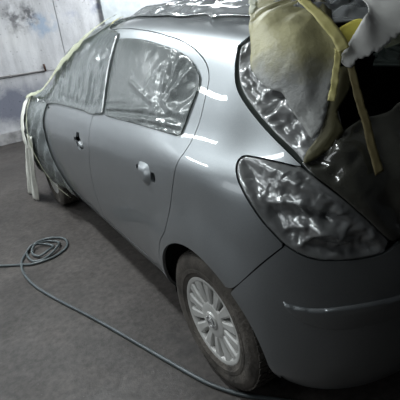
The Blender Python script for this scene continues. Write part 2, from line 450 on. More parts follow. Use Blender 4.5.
# ---------------------------------------------------------------- setting
def make_floor_mat():
    m, nt, b = mat('worn_concrete'); v = coords(nt)
    c = ramp(nt, noise(nt, 1.6, 8, .62, v, .4), [(.30, (.043, .038, .035)), (.55, (.064, .057, .053)), (.75, (.088, .077, .071))])
    fine = ramp(nt, noise(nt, 34, 6, .7, v), [(.35, .62), (.65, 1.25)])
    c = mixc(nt, 1.0, c, fine, 'MULTIPLY')
    specks = ramp(nt, noise(nt, 60, 3, .5, v), [(.70, 0.), (.78, 1.)])
    c = mixc(nt, specks, c, (.14, .13, .125))
    dk = ramp(nt, noise(nt, 3.2, 5, .6, coords(nt, loc=(4, 2, 0))), [(.58, 0.), (.72, .6)])
    c = mixc(nt, dk, c, (.024, .023, .023))
    nt.links.new(c, b.inputs['Base Color'])
    nt.links.new(ramp(nt, noise(nt, 4, 5, .6, v), [(.3, .42), (.7, .66)]), b.inputs['Roughness'])
    b.inputs['Specular IOR Level'].default_value = .35
    bump(nt, b, noise(nt, 55, 6, .65, v), .28, .006)
    return m
def make_wall_mat():
    m, nt, b = mat('oversprayed_plaster'); v = coords(nt)
    c = ramp(nt, noise(nt, 1.3, 7, .6, v, .3), [(.30, (.48, .48, .505)), (.55, (.62, .62, .64)), (.75, (.70, .695, .70))])
    streak = ramp(nt, noise(nt, 2.0, 6, .65, coords(nt, (4, 1, .7))), [(.35, .80), (.6, 1.04)])
    c = mixc(nt, 1.0, c, streak, 'MULTIPLY')
    sp = nt.nodes.new('ShaderNodeSeparateXYZ'); nt.links.new(v, sp.inputs[0])
    def blob(x, z, rx, rz, col, amt, sc, soft=(.38, .62)):
        nonlocal c
        mp = nt.nodes.new('ShaderNodeMapping'); tc = nt.nodes.new('ShaderNodeTexCoord'); nt.links.new(tc.outputs['Object'], mp.inputs[0])
        mp.inputs['Location'].default_value = (-x/rx, 0, -z/rz); mp.inputs['Scale'].default_value = (1/rx, 0, 1/rz)
        g = nt.nodes.new('ShaderNodeTexGradient'); g.gradient_type = 'SPHERICAL'; nt.links.new(mp.outputs[0], g.inputs[0])
        mu = nd(nt, 'ShaderNodeMath', operation='MULTIPLY'); nt.links.new(g.outputs[1], mu.inputs[0])
        nt.links.new(ramp(nt, noise(nt, sc, 5, .65, v), [(soft[0], 0.), (soft[1], 1.)]), mu.inputs[1])
        f = ramp(nt, mu.outputs[0], [(.04, 0.), (.55, amt)])
        c = mixc(nt, f, c, col)
    blob(-.22, 1.62, .24, .28, (.17, .17, .18), .95, 9)       # dark grey test sprays
    blob(-.05, 1.62, .14, .22, (.10, .10, .11), .9, 14)
    blob(.10, 1.48, .26, .22, (.30, .38, .50), .8, 8)         # blue
    blob(.52, 1.55, .16, .10, (.34, .36, .46), .7, 9)
    blob(.93, 1.66, .15, .34, (.24, .26, .36), .85, 6)
    blob(-.6, .50, 1.4, .42, (.15, .16, .21), .95, 3, (.15, .65))         # bluish overspray low on the wall
    blob(.2, .48, .9, .32, (.18, .19, .24), .85, 4, (.15, .65))
    blob(-.75, 1.70, .35, .35, (.24, .24, .26), .8, 7)
    pits = ramp(nt, noise(nt, 38, 3, .5, v), [(.25, .35), (.33, 1.)])
    c = mixc(nt, 1.0, c, pits, 'MULTIPLY')
    nt.links.new(c, b.inputs['Base Color']); b.inputs['Roughness'].default_value = .8
    bump(nt, b, noise(nt, 24, 7, .65, v), .35, .012)
    return m
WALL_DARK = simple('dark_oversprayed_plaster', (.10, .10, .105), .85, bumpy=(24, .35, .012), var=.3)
FLOOR_M, WALL_M = make_floor_mat(), make_wall_mat()
JOINT = simple('joint_shadow_grey', (.12, .12, .125), .9)
PLINTH = simple('rough_concrete_plinth', (.30, .295, .30), .9, bumpy=(30, .5, .01), var=.3)
def struct(name, c, s, m, bev=0, parent=None):
    bm = bmesh.new(); add_box(bm, (0, 0, 0), s, None, bev); o = bm_obj(name, bm, m, parent); o.location = c
    if not parent: o['kind'] = 'structure'
    return o
RX0, RX1, RY0, RY1, RH = -4.2, 4.6, -4.5, 5.36, 3.2
struct('floor', ((RX0+RX1)/2, (RY0+RY1)/2+.2, -.05), (RX1-RX0+.6, RY1-RY0+.8, .1), FLOOR_M)
wb = struct('wall_back', ((RX0+RX1)/2, RY1+.13, RH/2), (RX1-RX0, .2, RH), JOINT)
# big plastered panels with an open joint between them
def wall_panel(x0, x1, z0, z1):
    bm = bmesh.new(); add_box(bm, ((x0+x1)/2, RY1+.015, (z0+z1)/2), (x1-x0, .03, z1-z0), None, .004)
    o = bm_obj('panel', bm, WALL_M); o.parent = wb; o.matrix_parent_inverse = wb.matrix_world.inverted()
    o.matrix_parent_inverse = Matrix.Translation(-Vector(wb.location))
for x0, x1 in ((RX0, -1.75), (-1.744, .306), (.313, 2.36), (2.366, RX1)):
    wall_panel(x0, x1, .884, RH); wall_panel(x0, x1, .16, .878)
o = struct('trim_1', ((RX0+RX1)/2, RY1-.005, .08), (RX1-RX0, .05, .16), PLINTH, .006)
wy = (RY0, -.2, 2.0, RY1)                                   # left wall, out of view, with an assumed window opening for the side light
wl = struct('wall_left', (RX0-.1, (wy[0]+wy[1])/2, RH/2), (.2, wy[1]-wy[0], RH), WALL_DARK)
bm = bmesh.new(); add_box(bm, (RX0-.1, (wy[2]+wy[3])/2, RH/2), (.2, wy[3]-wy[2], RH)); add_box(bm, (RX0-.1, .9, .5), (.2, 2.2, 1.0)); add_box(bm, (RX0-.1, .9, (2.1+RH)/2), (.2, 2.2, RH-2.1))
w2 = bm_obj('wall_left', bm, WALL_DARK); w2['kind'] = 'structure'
bm = bmesh.new()
for y_ in (-.17, .55, 1.25, 1.97): add_box(bm, (RX0-.05, y_, 1.55), (.06, .05, 1.1))
for z_ in (1.025, 2.075): add_box(bm, (RX0-.05, .9, z_), (.06, 2.2, .05))
fr = bm_obj('assumed_window_1', bm, simple('assumed_window_paint', (.5, .5, .5), .5)); fr['kind'] = 'structure'  # frame of the assumed window, out of view, added with the side light
struct('wall_right', (RX1+.1, (RY0+RY1)/2, RH/2), (.2, RY1-RY0, RH), WALL_M)
struct('ceiling', ((RX0+RX1)/2, (RY0+RY1)/2, RH+.1), (RX1-RX0+.4, RY1-RY0+.4, .2), simple('ceiling_paint', (.42, .42, .42), .9))

# pipe along the wall ending in an upright stub
PIPE_M = simple('grey_painted_pipe', (.30, .29, .29), .6, bumpy=(60, .3, .003))
RUST = simple('rusty_brown_steel', (.10, .05, .035), .8, var=.4)
pipe = tube_mesh('wall_pipe', [(x, RY1-.018, .905+.004*math.sin(x*7)) for x in np.linspace(-2.9, -.02, 40)], .010, PIPE_M)
tag(pipe, 'thin grey pipe running level along the plastered wall', 'pipe')
stub = tube_mesh('stub', [(-.02, RY1-.02, .89), (-.022, RY1-.02, .94), (-.028, RY1-.022, .985)], .015, RUST, pipe)
cl = bmesh.new()
add_box(cl, (-.5, RY1-.016, .905), (.025, .034, .036), None, .004)
bm_obj('clip', cl, PIPE_M, pipe)
# white board leaning on the wall behind the roof
bm = bmesh.new(); add_box(bm, (0, 0, 0), (.62, .03, 1.9), Matrix.Rotation(math.radians(-4), 3, 'X'), .004)
bd = bm_obj('white_board', bm, simple('white_laminate', (.46, .49, .51), .5)); bd.location = (1.27, 5.25, .948)
tag(bd, 'white laminate board leaning upright against the plastered wall', 'board')

# ---------------------------------------------------------------- car
car = bpy.data.objects.new('car', None); COL.objects.link(car)
tag(car, 'silver grey five door hatchback masked for spraying with its tailgate aperture open', 'car')
def arch(cy, a0, a1, r=.345, n=30):
    return [inv_yz(cy+r*math.cos(math.radians(a)), .30+r*math.sin(math.radians(a))) for a in np.linspace(a0, a1, n)]
# outlines on the body surface (metres along the car, metres up the flank)
REAR_GAP = [(.376, .205), (.342, .27), (.311, .323), (.268, .391), (.214, .451), (.171, .545), (.131, .677), (.108, .758), (.090, .805), (.083, .861),
            (.080, .940), (.091, 1.031), (.105, 1.093), (.137, 1.135), (.188, 1.168), (.276, 1.203), (.368, 1.226), (.465, 1.238), (.564, 1.250),
            (.724, 1.262), (.898, 1.272), (1.08, 1.279)]
B_GAP = [(1.118, 1.262), (1.076, 1.097), (1.083, .903), (1.094, .776), (1.097, .694), (1.106, .615), (1.140, .516), (1.174, .404), (1.205, .242), (1.225, .122)]
REAR_DOOR = [(.44, .135)] + REAR_GAP + B_GAP + [(.975, .124), (.718, .128)]
A_PILLAR = [(1.25, 1.283), (1.5, 1.262), (1.75, 1.20), (2.0, 1.06), (2.14, .92)]
FRONT_DOOR = [(1.10, 1.281)] + A_PILLAR + [(2.165, .82), (2.165, .64), (2.15, .44), (2.11, .26), (2.12, .12)] + B_GAP[::-1]
REAR_WINDOW = [(.949, 1.205), (.943, 1.137), (.946, 1.015), (.930, .900), (.915, .850), (.86, .836), (.533, .842), (.313, .849), (.185, .855), (.165, .866), (.162, .946), (.154, 1.021),
               (.157, 1.079), (.180, 1.108), (.242, 1.147), (.316, 1.170), (.408, 1.184), (.616, 1.203), (.795, 1.208)]
FRONT_WINDOW = [(1.18, 1.235), (1.16, 1.09), (1.15, .93), (1.16, .852), (1.5, .848), (1.95, .852), (2.06, .862), (1.92, 1.03), (1.72, 1.15), (1.48, 1.215), (1.3, 1.235)]
APERTURE = [(-.091, 1.269), (-.011, 1.228), (-.071, 1.157), (-.137, 1.079), (-.228, 1.004), (-.322, .926), (-.393, .868), (-.437, .832)]
LAMP_TOP = [(-.437, .829), (-.419, .832), (-.365, .843), (-.305, .851), (-.251, .853), (-.230, .842)]
LAMP_FRONT = [(-.226, .825), (-.233, .805), (-.251, .779), (-.268, .758), (-.328, .680), (-.368, .638)]
LAMP_BOTTOM = [(-.402, .605), (-.445, .578), (-.490, .562), (-.533, .557), (-.618, .553), (-.690, .557)]
SEAM = [(-.402, .603), (-.313, .520), (-.212, .418)]
LAMP = LAMP_TOP + LAMP_FRONT + LAMP_BOTTOM + [(-.702, .590), (-.638, .663), (-.550, .745)]
QUARTER = ([(.372, .10)] + REAR_GAP + [(1.10, 1.283), (1.25, 1.287), (1.28, 1.40), (.9, 1.40), (.5, 1.40), (.15, 1.40), (-.1, 1.385), (-.24, 1.345), (-.17, 1.295)]
           + APERTURE + LAMP_TOP + LAMP_FRONT + SEAM + arch(0, 124, -2))
BUMPER = SEAM[::-1] + LAMP_BOTTOM + [(-.80, .60), (-1.0, .615), (UMIN, .618), (UMIN, .02), (-1.0, .0), (-.7, .0), (-.5, 0), inv_yz(-.385, .212)] + arch(0, 188, 128)
SILL = [(.362, .10), (.358, .06), (.365, .005), (1.2, 0), (2.14, 0), (2.14, .10), (2.1, .108), (1.22, .110), (.972, .113), (.715, .117), (.44, .122), (.40, .125)]
FENDER = [(2.17, .10), (2.115, .26), (2.155, .44), (2.17, .64), (2.17, .84), (2.5, .93), (2.8, .98), (3.0, 1.0), (3.02, .5), (2.93, .43)] + arch(2.511, 30, 184)
HOOD = [(2.32, .95), (2.5, .94), (2.8, .99), (3.0, 1.01), (3.12, 1.1), (3.16, VMAX), (2.42, VMAX), (2.36, 1.3)]
WINDSCREEN = [(2.17, .94), (2.02, 1.08), (1.77, 1.22), (1.5, 1.285), (1.27, 1.30), (1.24, 1.42), (1.2, VMAX), (2.36, VMAX), (2.3, 1.3), (2.26, 1.0)]
FRONT_BUMPER = [(3.025, .5), (3.005, 1.0), (3.12, 1.09), (3.17, VMAX), (3.31, VMAX), (3.31, .0), (2.88, .0)] + arch(2.511, -12, 28)
ROOF = [(1.26, 1.408), (.9, 1.405), (.5, 1.405), (.15, 1.405), (-.1, 1.39), (-.3, 1.36), (-.7, 1.345), (UMIN, 1.345), (UMIN, VMAX-.01), (0., VMAX), (1.2, VMAX)]
def capsule(c, a, b, n=12): return [(c[0]+a*math.copysign(abs(math.cos(t))**.7, math.cos(t)), c[1]+b*math.copysign(abs(math.sin(t))**.7, math.sin(t))) for t in np.linspace(0, 2*math.pi, n, endpoint=False)]
CHROME_GREY = simple('bare_silver_metal', (.52, .54, .55), .3, .6, coat=.5)
def handle_plate(parent, side):
    """lift plate of the handle: rounded, bulging, wider at the rear"""
    o = soften([(.425, .700), (.375, .706), (.335, .700), (.318, .665), (.330, .622), (.365, .612), (.405, .630), (.424, .665)], 80, .008)
    V, F = fill(o, [], .005); e = dist_poly(o, V[:, 0], V[:, 1])
    P = S(V[:, 0], V[:, 1]); Nn = N(V[:, 0], V[:, 1]); F = surface_faces(V, F, P, Nn)
    P = P+Nn*(.001+.018*np.sin(np.clip(e/.034, 0, 1)*math.pi/2))[:, None]
    if side > 0: P, Nn, F = mirrored(P, Nn, F)
    return mesh_obj('door_handle', P, F, PAINT, parent)
for side in (-1, 1):
    panel('rear_quarter_panel', QUARTER, PAINT, car, side=side)
    rd = panel('rear_door', REAR_DOOR, PAINT, car, [REAR_WINDOW, capsule((.298, .662), .021, .021), capsule((.448, .672), .012, .010)], side=side)
    panel('window_glass', inset(soften(REAR_WINDOW), -.006), GLASS, rd, off=-.012, gap=0, rim=.004, raw=True, side=side)
    handle_plate(rd, side)
    fd = panel('front_door', FRONT_DOOR, PAINT, car, [FRONT_WINDOW, [(1.385, .655), (1.345, .655), (1.335, .690), (1.285, .695), (1.265, .660), (1.215, .640), (1.205, .605), (1.25, .590), (1.29, .575), (1.33, .590), (1.345, .625), (1.385, .630)], capsule((2.10, .800), .030, .012)], side=side)
    panel('window_glass', inset(soften(FRONT_WINDOW), -.006), GLASS, fd, off=-.012, gap=0, rim=.004, raw=True, side=side)
    # bracket left in the hole of the missing handle
    p = S(np.array([1.27]), np.array([.618]))[0]
    bm = bmesh.new(); add_box(bm, (0, 0, 0), (.03, .06, .022), Matrix.Rotation(.25, 3, 'X'), .005)
    hb = bm_obj('handle_bracket', bm, CHROME_GREY, fd); hb.location = (p[0]*-side+.012*side*-1, p[1], p[2])
    panel('sill', SILL, PAINT, car, side=side)
    panel('front_fender', FENDER, PAINT, car, side=side)
    # tail lamp housing left empty: a pan sunk behind the opening
    panel('lamp_recess', inset(soften(LAMP), -.012), BLACK, car, off=-.055, gap=0, rim=.004, raw=True, side=side)
bp_ = panel('rear_bumper', BUMPER, PAINT, car, both=True)
panel('hood', HOOD, PAINT, car, both=True); panel('windscreen', WINDSCREEN, GLASS, car, off=-.004, both=True)
panel('front_bumper', FRONT_BUMPER, PAINT, car, both=True); panel('roof', ROOF, PAINT, car, both=True)
# raised protective moulding along the bumper
MOULD = [(-.378, .422), (-.413, .411), (-.482, .405), (-.576, .409), (-.661, .409), (-.755, .404), (-1.0, .40), (UMIN, .40), (UMIN, .31), (-1.0, .31), (-.75, .315), (-.55, .325), (-.45, .35), (-.40, .385)]
def moulding():
    o = inset(soften(MOULD, 60, .008), 0); V, F = fill(o, [], .006); u, v = V[:, 0], V[:, 1]
    e = dist_poly(o, u, v); P = S(u, v); Nn = N(u, v); F = surface_faces(V, F, P, Nn)
    top = np.interp(-u, [.378, .413, .482, .576, .661, .755, 1.24], [.422, .411, .405, .409, .409, .404, .40])
    h = .011*np.clip((v-.315)/.07, 0, 1)*np.clip(e/.004, 0, 1)-.0006
    P = P+Nn*h[:, None]; Q, M_, G = mirrored(P, Nn, F); k = len(P)
    return mesh_obj('bumper_moulding', list(P)+list(Q), [tuple(f) for f in F]+[tuple(i+k for i in f) for f in G], PAINT, bp_)
moulding()
# dark inner structure behind the gaps, open at the windows, wheel arches and the tailgate aperture
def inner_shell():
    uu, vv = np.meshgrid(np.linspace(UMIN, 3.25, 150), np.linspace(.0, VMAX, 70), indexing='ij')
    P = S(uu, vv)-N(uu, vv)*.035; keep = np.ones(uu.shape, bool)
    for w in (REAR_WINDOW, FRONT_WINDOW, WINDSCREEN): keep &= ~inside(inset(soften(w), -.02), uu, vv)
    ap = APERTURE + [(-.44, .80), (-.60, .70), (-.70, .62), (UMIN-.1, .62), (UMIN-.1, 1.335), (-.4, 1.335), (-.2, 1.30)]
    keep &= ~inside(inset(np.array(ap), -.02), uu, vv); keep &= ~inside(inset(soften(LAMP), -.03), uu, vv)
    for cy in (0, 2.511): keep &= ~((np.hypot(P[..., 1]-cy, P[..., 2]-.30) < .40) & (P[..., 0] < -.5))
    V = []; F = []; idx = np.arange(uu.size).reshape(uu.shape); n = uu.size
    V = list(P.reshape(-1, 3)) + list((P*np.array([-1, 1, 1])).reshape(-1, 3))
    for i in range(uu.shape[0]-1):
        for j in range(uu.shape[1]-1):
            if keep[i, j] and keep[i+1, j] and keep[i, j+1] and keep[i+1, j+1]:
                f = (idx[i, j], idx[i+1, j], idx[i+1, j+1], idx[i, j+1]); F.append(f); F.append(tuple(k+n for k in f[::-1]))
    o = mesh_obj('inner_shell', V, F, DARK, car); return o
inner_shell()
# rubbery flange of the tailgate aperture
def flange(side):
    L = np.array(catmull([(-.24, 1.33), (-.17, 1.290)] + APERTURE + [(-.47, .80)], 6)); V = []; F = []
    t = np.gradient(L, axis=0); t /= np.linalg.norm(t, axis=1, keepdims=True); n2 = np.stack([t[:, 1], -t[:, 0]], 1)
    if n2[len(L)//2, 0] > 0: n2 = -n2
    prof = [(.000, -.003), (.003, -.009), (.014, -.014), (.024, -.016), (.027, -.036), (.022, -.07)]
    for i in range(len(L)):
        for a, b in prof:
            p = L[i]+n2[i]*a; V.append(S(np.array([p[0]]), np.array([p[1]]))[0]+N(np.array([p[0]]), np.array([p[1]]))[0]*b)
    V = np.array(V); k = len(prof)
    if side > 0: V = V*np.array([-1, 1, 1])
    for i in range(len(L)-1):
        for j in range(k-1): F.append((i*k+j, i*k+j+1, (i+1)*k+j+1, (i+1)*k+j))
    mesh_obj('aperture_flange', V, F, RUBBER_SEAL, car)
for s_ in (-1, 1): flange(s_)
# wheel housings, floor pan, boot floor and seat back inside
def wheel_liner(cy, sx):
    V = []; F = []; A = np.linspace(-12, 192, 28); prof = [(.80, .372), (.62, .372), (.52, .36), (.52, .02)]
    for a in A:
        for x, r in prof: V.append((sx*x, cy+r*math.cos(math.radians(a)), .30+r*math.sin(math.radians(a))))
    k = len(prof)
    for i in range(len(A)-1):
        for j in range(k-1): F.append((i*k+j, i*k+j+1, (i+1)*k+j+1, (i+1)*k+j))
    mesh_obj('wheel_housing', V, F, DARK, car)
for cy in (0, 2.511):
    for sx in (-1, 1): wheel_liner(cy, sx)
bm = bmesh.new(); add_box(bm, (0, 1.35, .21), (1.0, 3.2, .04)); add_box(bm, (0, 1.25, .215), (1.5, 1.5, .04)); bm_obj('floor_pan', bm, DARK, car)
bm = bmesh.new(); add_box(bm, (0, -.05, .50), (1.0, .9, .03)); bm_obj('boot_floor', bm, DARK, car)
bm = bmesh.new(); add_box(bm, (0, .45, .86), (1.15, .12, .62), Matrix.Rotation(math.radians(14), 3, 'X'), .04); bm_obj('rear_seat_back', bm, simple('dark_seat_cloth', (.02, .021, .024), .95), car)

# wheels
TYRE = simple('dusty_tyre_rubber', (.070, .062, .053), .85, bumpy=(70, .9, .006), var=.5)
CAP = simple('silver_hubcap_plastic', (.52, .52, .50), .36, .2, coat=.25, var=.10)
def lathe(bm, prof, seg, cx=0):
    rings = []
    for x, r in prof:
        if r < 1e-5: rings.append([bm.verts.new((x, 0, 0))])
        else: rings.append([bm.verts.new((x, r*math.cos(2*math.pi*k/seg), r*math.sin(2*math.pi*k/seg))) for k in range(seg)])
    for a, b in zip(rings, rings[1:]):
        for k in range(seg):
            k2 = (k+1) % seg
            if len(a) == 1: bm.faces.new((a[0], b[k], b[k2]))
            elif len(b) == 1: bm.faces.new((a[k], b[0], a[k2]))
            else: bm.faces.new((a[k], b[k], b[k2], a[k2]))
def make_wheel():
    """wheel about the x axis, outer face towards -x"""
    bm = bmesh.new()
    prof = [(.060, .172), (-.060, .172), (-.078, .180), (-.089, .190), (-.0935, .205), (-.0960, .2075), (-.0960, .222), (-.0945, .2245), (-.0965, .240), (-.0970, .252), (-.094, .266), (-.091, .270), (-.088, .279), (-.080, .288), (-.070, .293)]
    lathe(bm, prof, 96)
    inner = [(.070, .293), (.088, .279), (.097, .252), (.089, .19), (.060, .172)]; lathe(bm, inner, 48)
    # tread: staggered blocks standing on the carcass
    lathe(bm, [(-.0705, .2915), (.0705, .2915)], 96)
    for row, (x0, x1, ph) in enumerate(((-.080, -.048, 0), (-.043, -.016, .5), (-.011, .011, .2), (.016, .043, .5), (.048, .080, 0))):
        for k in range(54):
            a0 = 2*math.pi*(k+ph)/54; a1 = a0+2*math.pi/54*.74; vs_ = []
            for r in (.288, .300 if abs(x0+x1) < .1 else .298):
                for x, a in ((x0, a0), (x1, a0+.02*(1 if row % 2 else -1)), (x1, a1+.02*(1 if row % 2 else -1)), (x0, a1)):
                    rr = r-(.005 if r > .29 and abs(x) > .075 else 0)
                    vs_.append(bm.verts.new((x, rr*math.cos(a), rr*math.sin(a))))
            for f in ((4, 5, 6, 7), (0, 1, 5, 4), (1, 2, 6, 5), (2, 3, 7, 6), (3, 0, 4, 7)): bm.faces.new([vs_[i] for i in f])
    bmesh.ops.recalc_face_normals(bm, faces=bm.faces)
    w = bm_obj('wheel', bm, TYRE, car, True, 30)
    # steel rim behind the trim
    bm = bmesh.new(); lathe(bm, [(-.062, .176), (-.066, .168), (-.030, .160), (-.028, .05), (-.030, 0)], 48); bm_obj('rim', bm, DARK, w, True)
    # trim: rim band, 14 tapering spokes, dished hub
    bm = bmesh.new()
    lathe(bm, [(-.058, .192), (-.080, .1915), (-.0875, .187), (-.0885, .180), (-.0850, .170), (-.076, .163), (-.058, .161)], 84)
    lathe(bm, [(-.045, .082), (-.074, .082), (-.0815, .074), (-.0850, .060), (-.0835, .048), (-.0835, .040), (-.089, .036), (-.0905, .028), (-.0905, 0)], 56)
    n = 14
    for k in range(n):
        a = 2*math.pi*(k+.5)/n; u = Vector((0, math.cos(a), math.sin(a))); t = Vector((0, -math.sin(a), math.cos(a))); R_ = []
        for r, h, x in ((.070, .0135, -.080), (.105, .0175, -.0835), (.140, .0215, -.0850), (.168, .0270, -.0850)):
            R_.append([bm.verts.new(u*r + t*q_*h + Vector((xx, 0, 0))) for q_, xx in ((-1.18, x+.040), (-1.0, x+.006), (-.62, x), (.62, x), (1.0, x+.006), (1.18, x+.040))])
        for A_, B_ in zip(R_, R_[1:]):
            for j in range(5): bm.faces.new((A_[j], A_[j+1], B_[j+1], B_[j]))
    bmesh.ops.recalc_face_normals(bm, faces=bm.faces)
    bm_obj('hubcap', bm, CAP, w, True, 28)
    # emblem: ring crossed by a lightning bolt
    bm = bmesh.new(); pr = []
    for k in range(36):
        a = 2*math.pi*k/36
        pr.append([bm.verts.new((x, r*math.cos(a), r*math.sin(a))) for x, r in ((-.0895, .0265), (-.094, .0255), (-.094, .0215), (-.0895, .0205))])
    for k in range(36):
        A_, B_ = pr[k], pr[(k+1) % 36]
        for j in range(3): bm.faces.new((A_[j], A_[j+1], B_[j+1], B_[j]))
    bolt = [(-.032, .0075), (.004, .0075), (-.004, .001), (.032, -.0075), (-.004, -.0075), (.004, -.001)]
    lo = [bm.verts.new((-.0895, y, z)) for y, z in bolt]; hi = [bm.verts.new((-.095, y, z)) for y, z in bolt]
    bm.faces.new(hi)
    for k in range(6): bm.faces.new((lo[k], lo[(k+1) % 6], hi[(k+1) % 6], hi[k]))
    bmesh.ops.recalc_face_normals(bm, faces=bm.faces)
    bm_obj('emblem', bm, simple('emblem_grey', (.34, .34, .34), .35, .6), w)
    bm = bmesh.new(); add_box(bm, (-.0975, .2, .155), (.008, .012, .022), None, .002)
    return w
wheel = make_wheel()
def place_wheel(first, x, y, rz, spin):
    if first: w = wheel
    else:
        w = wheel.copy(); COL.objects.link(w); w.parent = car
        for ch in wheel.children:
            c = ch.copy(); COL.objects.link(c); c.parent = w
    w.location = (x, y, .300); w.rotation_euler = (spin, 0, rz)
place_wheel(True, -.745, 0, 0, .35); place_wheel(False, .745, 0, math.pi, 0); place_wheel(False, -.742, 2.511, 0, .2); place_wheel(False, .742, 2.511, math.pi, .1)

# ---------------------------------------------------------------- masking film, paper and tape
def smo(a, b, x):
    t = np.clip((x-a)/(b-a), 0, 1); return t*t*(3-2*t)
# film over bonnet, windscreen, wings and front side windows
FRONT_FILM = [(1.225, 1.36), (1.13, 1.272), (.985, 1.245), (.962, 1.20), (.957, 1.137), (.960, 1.015), (.948, .900), (.950, .838), (1.10, .818), (1.245, .826), (1.5, .828), (1.673, .830), (1.95, .835), (2.14, .842), (2.16, .76), (2.165, .64), (2.125, .44), (2.05, .26), (1.93, .10), (1.98, 0.0), (2.3, 0), (2.8, 0),
              (3.29, .0), (3.31, .5), (3.31, 1.0), (3.31, VMAX), (2.2, VMAX), (1.3, VMAX)]
def front_disp(u, v, e):
    tent = .060*smo(2.05, 2.5, u)*smo(.25, .6, v)*(1-smo(1.25, 1.55, v))
    tent += .03*smo(1.2, 1.6, u)*(1-smo(2.0, 2.3, u))*smo(1.05, 1.25, v)
    tent += .03*smo(2.0, 2.4, u)*(1-smo(.3, .5, v))
    folds = .004*tri(u*6.3+1.2*np.sin(v*5)+.6*v+.4*np.sin(u*11))*smo(.8, .95, v) + .012*tri(u*7+v*3.5)*(1-smo(.55, .8, v))
    folds += .005*tri(u*15+.5*np.sin(v*9)+3*v)*smo(.8, .9, v)*(1-smo(1.0, 1.15, v))
    folds += .016*crumple(u, v, 14, 20)*(1-smo(.90, 1.0, v))*smo(.82, .84, v)*(1-smo(2.1, 2.3, u)) + .012*crumple(u, v, 15, 16)*(1-smo(1.15, 1.25, u))
    return .012+tent*smo(0, .12, e)+(folds+(.006+.010*smo(1.9, 2.3, u))*crumple(u, v, 4, 10))*smo(0, .05, e)
tag(sheet('film_sheet', FRONT_FILM, FILM_FRONT, front_disp, .016, both=True), 'wrinkled translucent film wrapped over the bonnet, windscreen and front side window', 'masking film')
# film over the rear side windows
def window_disp(u, v, e):
    c = (.36, .93); r = np.hypot(u-c[0], v-c[1]); a = np.arctan2(v-c[1], u-c[0])
    rad = .0075*tri(a*1.7+.35*np.sin(3*a+1)+.4)*smo(.03, .12, r)*(1-smo(.30, .52, r))*(1-.85*smo(.33, .46, u))
    for q in ((.72, 1.03), (.34, .84), (.62, .90)):
        dx, dy = q[0]-c[0], q[1]-c[1]; L_ = math.hypot(dx, dy); al = ((u-c[0])*dx+(v-c[1])*dy)/L_; ac = ((u-c[0])*dy-(v-c[1])*dx)/L_
        rad = rad + .007*np.exp(-np.abs(ac)/.010)*smo(-.01, .03, al)*(1-smo(L_*.8, L_, al))
    low = .008*tri(v*26+u*2)*(1-smo(.86, .95, v))
    return .006+(rad+low+(.004+.012*(1-smo(.30, .55, u)))*crumple(u, v, 11, 10, 5)*(1-.5*smo(.45, .62, u)*smo(.95, 1.0, v)))*smo(0, .02, e)
for s_, lb in ((-1, 'crinkled clear film taped over the rear side window of the handle-plate door facing the hose'), (1, 'crinkled clear film taped over the rear side window on the side away from the hose')):
    tag(sheet('film_sheet', inset(soften(REAR_WINDOW), -.004), FILM, window_disp, .010, side=s_, raw=True), lb, 'masking film', 'films over the rear side windows')
# film over the roof
ROOF_FILM = [(1.23, 1.372), (1.1, 1.385), (.98, 1.379), (.8, 1.367), (.65, 1.368), (.513, 1.356), (.43, 1.375), (.359, 1.377), (.300, 1.352), (.26, 1.372), (.142, 1.377), (.05, 1.365), (-.06, 1.345), (-.18, 1.325), (-.24, 1.31), (-.5, 1.30), (-.9, 1.30), (UMIN, 1.30), (UMIN, VMAX-.02), (0., VMAX), (.6, VMAX), (1.25, VMAX)]
def roof_disp(u, v, e):
    return .010+(.012*tri(v*11+.6*np.sin(u*6)+u*1.5)*.6+.040*crumple(u, v, 5, 9, aniso=1.2))*smo(0, .04, e)+.01*smo(0, .1, e)
tag(sheet('film_sheet', ROOF_FILM, FILM_ROOF, roof_disp, .014, both=True), 'creased grey film lying over the roof up to the rear edge', 'masking film')
# film pressed into the empty tail lamp
LAMP_FOLDS = [[(-.245, .839), (-.331, .793), (-.385, .745)], [(-.311, .843), (-.373, .828), (-.422, .816)], [(-.368, .729), (-.433, .731), (-.496, .716), (-.567, .696)], [(-.376, .692), (-.447, .692), (-.513, .685)],
              [(-.405, .654), (-.473, .667), (-.544, .627)], [(-.442, .605), (-.496, .648), (-.533, .652)], [(-.288, .797), (-.339, .733), (-.405, .638)], [(-.385, .791), (-.470, .766), (-.567, .710), (-.655, .629)], [(-.447, .725), (-.499, .669), (-.570, .619)]]
def ridge(u, v, line, w):
    L_ = np.array(catmull(line, 5)); d = np.full(u.shape, 9.)
    for a, b in zip(L_, L_[1:]):
        ab = b-a; t = np.clip(((u-a[0])*ab[0]+(v-a[1])*ab[1])/(ab@ab+1e-12), 0, 1); d = np.minimum(d, np.hypot(u-a[0]-t*ab[0], v-a[1]-t*ab[1]))
    return np.exp(-d/w)
def lamp_disp(u, v, e):
    c = (-.235, .842); an = np.arctan2(v-c[1], u-c[0]); r = np.hypot(u-c[0], v-c[1])
    f = .007*tri(an*3.3+.35*np.sin(r*17))*smo(.03, .15, r) + .026*crumple(u, v, 24, 9, 7, aniso=2.06)*smo(.03, .12, r) + .016*crumple(u, v, 23, 20, 6)*smo(.03, .12, r)
    for k, l_ in enumerate(LAMP_FOLDS): f = f + (.022 if k % 3 else -.018)*ridge(u, v, l_, .016)
    return -.004-.010*smo(0, .05, e)+f*smo(0, .03, e)*.9
for s_, lb in ((-1, 'crumpled shiny film stuffed into the empty tail lamp opening above the visible rear wheel'), (1, 'crumpled shiny film stuffed into the tail lamp opening on the far rear corner')):
    tag(sheet('film_sheet', inset(soften(LAMP), .0015), FILM_LAMP, lamp_disp, .006, side=s_, raw=True), lb, 'masking film', 'films in the tail lamp openings')
